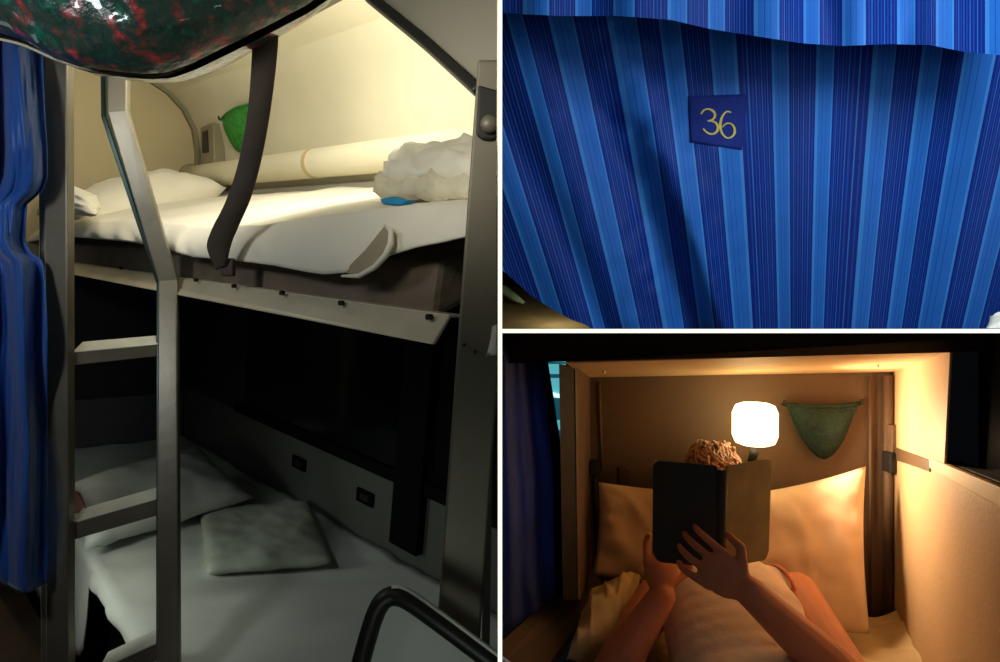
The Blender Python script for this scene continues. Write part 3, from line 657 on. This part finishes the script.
# crumpled sheet heap at left
bm = BL(); pillow(bm, P(566,660,1.34), P(618,650,1.36), P(642,575,1.62), P(592,588,1.62), .05, 44, n=26, wr=.016, pw=3)
o = mk('crumpled_blanket', bm, M['sheet3'], smooth=True); tag(o, 'crumpled pale blanket heaped left of the reader', 'blanket')
# pillows
bm = BL(); pillow(bm, P(735,640,1.52), P(870,634,1.49), P(866,466,1.60), P(728,496,1.66), .055, 51, n=30, wr=.008)
o = mk('pillow', bm, M['pillow3'], smooth=True); tag(o, 'large upright pillow right of the reader, lit by the lamp', 'pillow')
bm = BL(); pillow(bm, P(592,575,1.66), P(726,600,1.60), P(730,492,1.70), P(598,482,1.74), .045, 52, n=30, wr=.014)
o = mk('pillow', bm, M['pillow3'], smooth=True); tag(o, 'dim upright pillow left of the open book', 'pillow')
bm = BL(); boxF(bm, lambda a,b,c: P(a,c,1.80)+V3((0,b,0)), 618, 629, -.012, .02, 468, 484); o = mk('wall_catch', bm, M['redbrown'], bevel=.003); tag(o, 'small dark red catch on the wall above the left pillow', 'catch')
# net pocket
net_pocket('net_pocket', 'dark green net pocket hung on the tan wall right of the lamp', P(783,404,1.735), P(860,403,1.70), P(824,459,1.705), V3((-.1,-1,0)).normalized(), M['green2'], sag=.004)
# lamp
LC = P(755,424,1.62)
t = thing('reading_lamp', 'glowing reading lamp on the wall above the open book', 'lamp', P(755,450,1.76))
bm = BL(); tube(bm, [P(752,462,1.79),P(752,461,1.70),P(754,452,1.64)], .012, 10); mk('lamp_arm', bm, M['fascia'], t, smooth=True)
bm = BL(); tube(bm, [P(752,462,1.80),P(752,462,1.78)], .034, 18); mk('wall_plate', bm, M['fascia'], t, smooth=False)
bm = BL(); r0 = .056
tube(bm, [LC+V3((0,0,-.056)), LC+V3((0,0,-.05)), LC+V3((0,0,-.03)), LC+V3((0,0,.03)), LC+V3((0,0,.05)), LC+V3((0,0,.056))], [.035,.05,.058,.058,.05,.035], 20)
mk('lamp_shade', bm, M['lamp'], t, smooth=True)

# open book
BD = 1.20
t = thing('open_book', 'open hardback book held up in front of the reader face', 'book', P(715,570,BD))
sp0, sp1 = P(722,463,BD), P(720,568,BD)
lt0, lt1 = P(653,460,BD+.055), P(655,562,BD+.055)
rt0, rt1 = P(772,458,BD+.05), P(768,560,BD+.05)
def cover(q, m, nm):
    bm = BL(); slab(bm, q, .004); return mk(nm, bm, m, t, bevel=.0015)
def rc(a0, a1, b0, b1, inset=.0):  # outline with rounded outer corners
    e = (b0-a0); f_ = (a1-a0)
    return [a0, a0+e*.90, a0+e*.97+f_*.02, b0+f_*.06, b0+f_*.94, a1+(b1-a1)*.97-f_*.02, a1+(b1-a1)*.90, a1]
l0, l1 = P(717,466,BD+.004), P(716,568,BD+.004); r0_, r1_ = P(727,466,BD+.004), P(724,568,BD+.004)
cover(rc(l0, l1, lt0, lt1), M['coverL'], 'left_cover'); cover(rc(r0_, r1_, rt0, rt1), M['coverR_lit'], 'right_cover')
bm = BL(); tube(bm, [P(722,470,BD+.008),P(720,566,BD+.008)], .011, 12); mk('spine', bm, M['coverL'], t, smooth=True)
for a0, a1, b0, b1 in ((l0,l1,lt0,lt1),(r0_,r1_,rt0,rt1)):
    off = V3((0,.008,0)); q = [a0.lerp(b0,.04)+off, a0.lerp(b0,.94)+off, a1.lerp(b1,.94)+off, a1.lerp(b1,.04)+off]
    ins = V3((0,0,-.006)); q[0] += ins; q[1] += ins; q[2] -= ins; q[3] -= ins
    bm = BL(); prism(bm, q, V3((0,.016,0))); mk('page_block', bm, M['pages'], t)

# ------------------------------------------------------------------ the reader
def cone(bm, a, b, ra, rb, seg=14):
    a, b = V3(a), V3(b); n = 6; pts = [a.lerp(b, i/n) for i in range(n+1)]
    tube(bm, pts, [lerp(ra, rb, i/n) for i in range(n+1)], seg); ball(bm, a, ra, seg=seg, rings=8); ball(bm, b, rb, seg=seg, rings=8)
def fused(name, bm, m, parent, vox, sm=6):
    """one continuous skin over the overlapping shapes"""
    me = bpy.data.meshes.new(name); org = wloc(parent); bmesh.ops.translate(bm, verts=bm.verts, vec=-org)
    bmesh.ops.recalc_face_normals(bm, faces=bm.faces); bm.to_mesh(me); bm.free()
    o = bpy.data.objects.new(name, me); C.objects.link(o)
    r = o.modifiers.new('r', 'REMESH'); r.mode = 'VOXEL'; r.voxel_size = vox
    s = o.modifiers.new('s', 'SMOOTH'); s.factor = .5; s.iterations = sm
    dg = bpy.context.evaluated_depsgraph_get(); me2 = bpy.data.meshes.new_from_object(o.evaluated_get(dg)); me2.name = name
    o.modifiers.clear(); o.data = me2; me2.materials.clear(); me2.materials.append(m)
    for p in me2.polygons: p.use_smooth = True
    o.parent = parent; return o
shL, shR = P(797,594,1.43), P(655,600,1.45)
elL, elR = P(860,694,1.14), P(602,690,1.24)
wrL, wrR = P(750,592,1.125), P(662,596,1.31)
chest = P(727,606,1.38); neck = P(722,575,1.50); headc = P(713,490,1.63)
belly = V3((chest.x-.03, 1.16, bedz(1.16)+.095)); pelv = V3((chest.x-.07, .95, bedz(.95)+.085))
person = thing('person', 'person lying in the berth in a pale sleeveless top, reading an open book', 'person', V3((pelv.x, .95, bedz(.95))))
bm = BL()
ax = (shL - shR).normalized()
def torso(bm, g):
    keys = [(chest + V3((0,.05,.005)), .140, .085), (chest + V3((0,-.03,-.012)), .148, .085), (belly + V3((0,.02,0)), .135, .072), (belly + V3((0,-.10,0)), .140, .070), (pelv, .158, .082)]
    for (p0,w0,h0),(p1,w1,h1) in zip(keys, keys[1:]):
        for k in range(5):
            q = k/5; ellip(bm, p0.lerp(p1,q), (ax*(lerp(w0,w1,q)+g), V3((0,.075+g,0)), V3((0,0,lerp(h0,h1,q)+g))), seg=22, rings=14)
    ellip(bm, pelv, (ax*(.158+g), V3((0,.10+g,0)), V3((0,0,.082+g))), seg=22, rings=14)
torso(bm, 0)
cone(bm, chest + V3((0,.06,.03)), shL + V3((-.02,0,0)), .06, .048); cone(bm, chest + V3((0,.06,.03)), shR + V3((.02,0,0)), .06, .048)
cone(bm, chest + V3((0,.07,.03)), neck, .06, .052); cone(bm, neck, headc + V3((0,.03,-.06)), .050, .048)
for s_, e_, w_ in ((shL, elL, wrL), (shR, elR, wrR)):
    cone(bm, s_, e_, .050, .041); cone(bm, e_, e_.lerp(w_, .35), .041, .043); cone(bm, e_.lerp(w_, .35), w_, .043, .029)
for s in (-1, 1):
    hip = pelv + ax*.085*s + V3((0,-.02,0)); knee = V3((pelv.x + s*.10 - .06, .55, bedz(.55)+.10)); ank = V3((pelv.x + s*.09 - .12, .16, bedz(.16)+.065))
    cone(bm, hip, knee, .080, .056); cone(bm, knee, knee.lerp(ank,.35), .054, .055); cone(bm, knee.lerp(ank,.35), ank, .055, .036); cone(bm, ank, ank + V3((s*.03,-.04,.12)), .034, .024)
# head: skull, jaw, nose, lips, ears
fd = (P(718,520,1.20) - headc).normalized(); up = (V3((0,0,1)) - fd*fd.z).normalized(); rt = fd.cross(up).normalized()
H = lambda x, y, z: headc + rt*x + fd*y + up*z
ellip(bm, H(0,-.01,.025), (rt*.074, fd*.092, up*.09), seg=22, rings=16); ellip(bm, H(0,.022,-.05), (rt*.054, fd*.06, up*.066), seg=18, rings=12)
cone(bm, H(0,.082,.02), H(0,.10,-.018), .008, .013); ellip(bm, H(0,.078,-.055), (rt*.022, fd*.011, up*.008), seg=12, rings=8); ball(bm, H(0,.066,-.092), .02)
ellip(bm, H(0,.074,.038), (rt*.05, fd*.012, up*.010), seg=12, rings=8)
for s in (-1, 1): ellip(bm, H(s*.074,-.005,-.005), (rt*.010, fd*.018, up*.03), seg=12, rings=8)
# hands: palm, four curled fingers and a thumb each, closed on the lower edge of the book
def hand(wr, palmdir, across, curl, s):
    pd = V3(palmdir).normalized(); ac = V3(across).normalized(); cu = V3(curl).normalized()
    pc = wr + pd*.05
    ellip(bm, pc, (ac*.040, pd*.050, cu*.017), seg=16, rings=10)
    for k, ln in enumerate((.062, .072, .067, .052)):
        b0 = wr + pd*.086 + ac*(.033 - .0225*k)
        b1 = b0 + (pd*.95 + cu*.25 + ac*(.16-.1*k)).normalized()*ln*.45; b2 = b1 + (pd*.8 + cu*.6).normalized()*ln*.32; b3 = b2 + (cu*.8 + pd*.45).normalized()*ln*.25
        cone(bm, b0 - pd*.02, b1, .0086, .0080, 8); cone(bm, b1, b2, .0080, .0074, 8); cone(bm, b2, b3, .0074, .0064, 8)
    t0 = wr + pd*.028 + ac*.034; t1 = t0 + (ac*.75 + pd*.7).normalized()*.036; t2 = t1 + (pd*.9 + ac*.15 + cu*.25).normalized()*.030
    cone(bm, t0 - ac*.012, t1, .0125, .0098, 8); cone(bm, t1, t2, .0098, .0078, 8)
hand(wrL, (-.80,.25,.50), (.53,0,.85), (.30,.95,.0), 1)
hand(wrR, (.05,.25,.95), (.98,.1,-.08), (.15,-.95,.25), -1)
body = fused('body', bm, M['skin'], person, .0038, 4)
# hair: cap over the skull with tufts
bm = BL(); ellip(bm, H(0,-.018,.034), (rt*.078, fd*.096, up*.088), seg=22, rings=14)
for k in range(26):
    an = k*2.4; r = .3 + .6*(k/26); d_ = (rt*math.cos(an)*r + fd*(math.sin(an)*r*.9 - .15) + up*1.0).normalized()
    b0 = H(0,-.018,.04) + d_*.080; cone(bm, b0, b0 + d_*.012 + rt*.012*math.cos(an*1.7) + fd*.010*math.sin(an), .014, .006, 8)
for k in range(230):             # strands lying over the cap
    an = random.uniform(0, 6.283); r = math.sqrt(random.random())*1.15; an2 = an + random.uniform(-.5,.9)
    pts = []
    for q in range(5):
        rr = r + q*.17; aa = an + (an2-an)*q/4
        d_ = (rt*math.cos(aa)*rr*.95 + fd*(math.sin(aa)*rr - .2) + up*(1.05 - .25*rr)).normalized()
        pts.append(H(0,-.018,.036) + rt*d_.dot(rt)*.080 + fd*d_.dot(fd)*.099 + up*d_.dot(up)*(.090 + .004*math.sin(k)))
    if pts[-1].z > H(0,0,.0).z or d_.dot(fd) < 0: tube(bm, pts, [.0035,.0045,.004,.003,.0015], 5)
hb = mk('hair', bm, M['hair'], person, smooth=True)
for s in (-1, 1):
    bm = BL(); ball(bm, H(s*.030,.079,.018), .011, seg=12, rings=8); mk('eye', bm, M['pages'], person, smooth=True)
# sleeveless top
bm = BL()
torso(bm, .010)
for s_ in (shL, shR):
    i_ = s_.lerp(chest + V3((0,.06,.03)), .32); cone(bm, chest + V3((0,.04,.02)), i_, .072, .056)
fused('tank_top', bm, M['shirt'], person, .006, 6)
c_ = shL.lerp(chest + V3((0,.06,.03)), .22); n_ = (shL - chest).normalized(); e1 = n_.cross(V3((0,0,1))).normalized(); e2 = n_.cross(e1)
bm = BL(); tube(bm, [c_ + e1*.058*math.cos(k*2*math.pi/28) + e2*.058*math.sin(k*2*math.pi/28) for k in range(28)], .0045, 8, closed=True); o = mk('armhole_trim', bm, M['shirtrim'], person, smooth=True); o['label'] = 'pinkish armhole edging'
bm = BL(); ellip(bm, pelv + V3((0,-.07,0)), (ax*.174, V3((0,.10,0)), V3((0,0,.098))), seg=22, rings=14)
for s in (-1, 1):
    hip = pelv + ax*.085*s + V3((0,-.02,0)); knee = V3((pelv.x + s*.10 - .06, .55, bedz(.55)+.10)); cone(bm, hip, hip.lerp(knee,.55), .090, .084)
fused('shorts', bm, M['shorts'], person, .007, 5)

# ================================================================== lights
light('bunk_light', 'AREA', F(.55,.0,.66), 6.6, (1,.95,.82), .2, F(1.1,.45,.2))
light('bunk_fill', 'POINT', F(1.6,-.05,.66), 2.0, (1,.95,.82), .1)
light('aisle_light', 'AREA', (-1.13,1.23,1.24), 1.0, (.97,1,.88), .12, P(140,640,1.3))
light('aisle_low', 'AREA', (-1.45,1.15,1.75), .25, (.85,1,.95), .25, P(250,560,1.6))
lo = light('aisle_front_fill', 'SPOT', (-.52,.30,2.15), 4, (1,.97,.84), .1, P(230,60,1.1)); lo.data.spot_size = math.radians(62); lo.data.spot_blend = .8  # unseen spot added to fill curtain top, posts, overhead panel and bundle
light('post_fill', 'AREA', (-.27,.28,1.92), .42, (1,.97,.86), .12, P(470,60,.78)).data.spread = math.radians(70)  # added fill without a fitting, brightens the post and overhead panel
light('curtain_fill', 'AREA', (-.90,.40,2.02), 2.0, (.92,.97,1), .15, P(15,200,1.1))
light('seat_fill', 'AREA', (-.14,.28,1.22), .16, (.88,1,.92), .1, P(430,650,.66))  # unseen fill added so the seat end panel gets light
lo = light('berth_lamp_beam', 'SPOT', LC + V3((.085,-.06,-.01)), 15, (1,.67,.40), .03, LC + V3((.92,-.60,-.12))); lo.data.spot_size = math.radians(150); lo.data.spot_blend = .8
light('berth_fill', 'AREA', (.35,.45,1.2), .05, (.5,.65,1), .2, P(690,560,1.4))
lo = light('berth_side_fill', 'SPOT', (.30,.62,1.46), 1.6, (.5,.65,1), .05, P(522,480,1.4)); lo.data.spot_size = math.radians(36); lo.data.spot_blend = .8  # bluish spot added to bring out the navy curtain, no source there
light('curtain_light', 'AREA', (.70,.30,2.18), 4.4, (.80,.93,1), .35, P(800,190,1.05))
light('curtain_front_fill', 'AREA', (.66,.25,1.85), .9, (.80,.93,1), .3, P(780,150,1.0))  # second fill added to lift the cloth below the valance
light('hem_fill', 'POINT', P(560,300,1.28), .3, (1,.9,.6), .03)  # unseen fill added for the floor under the hem
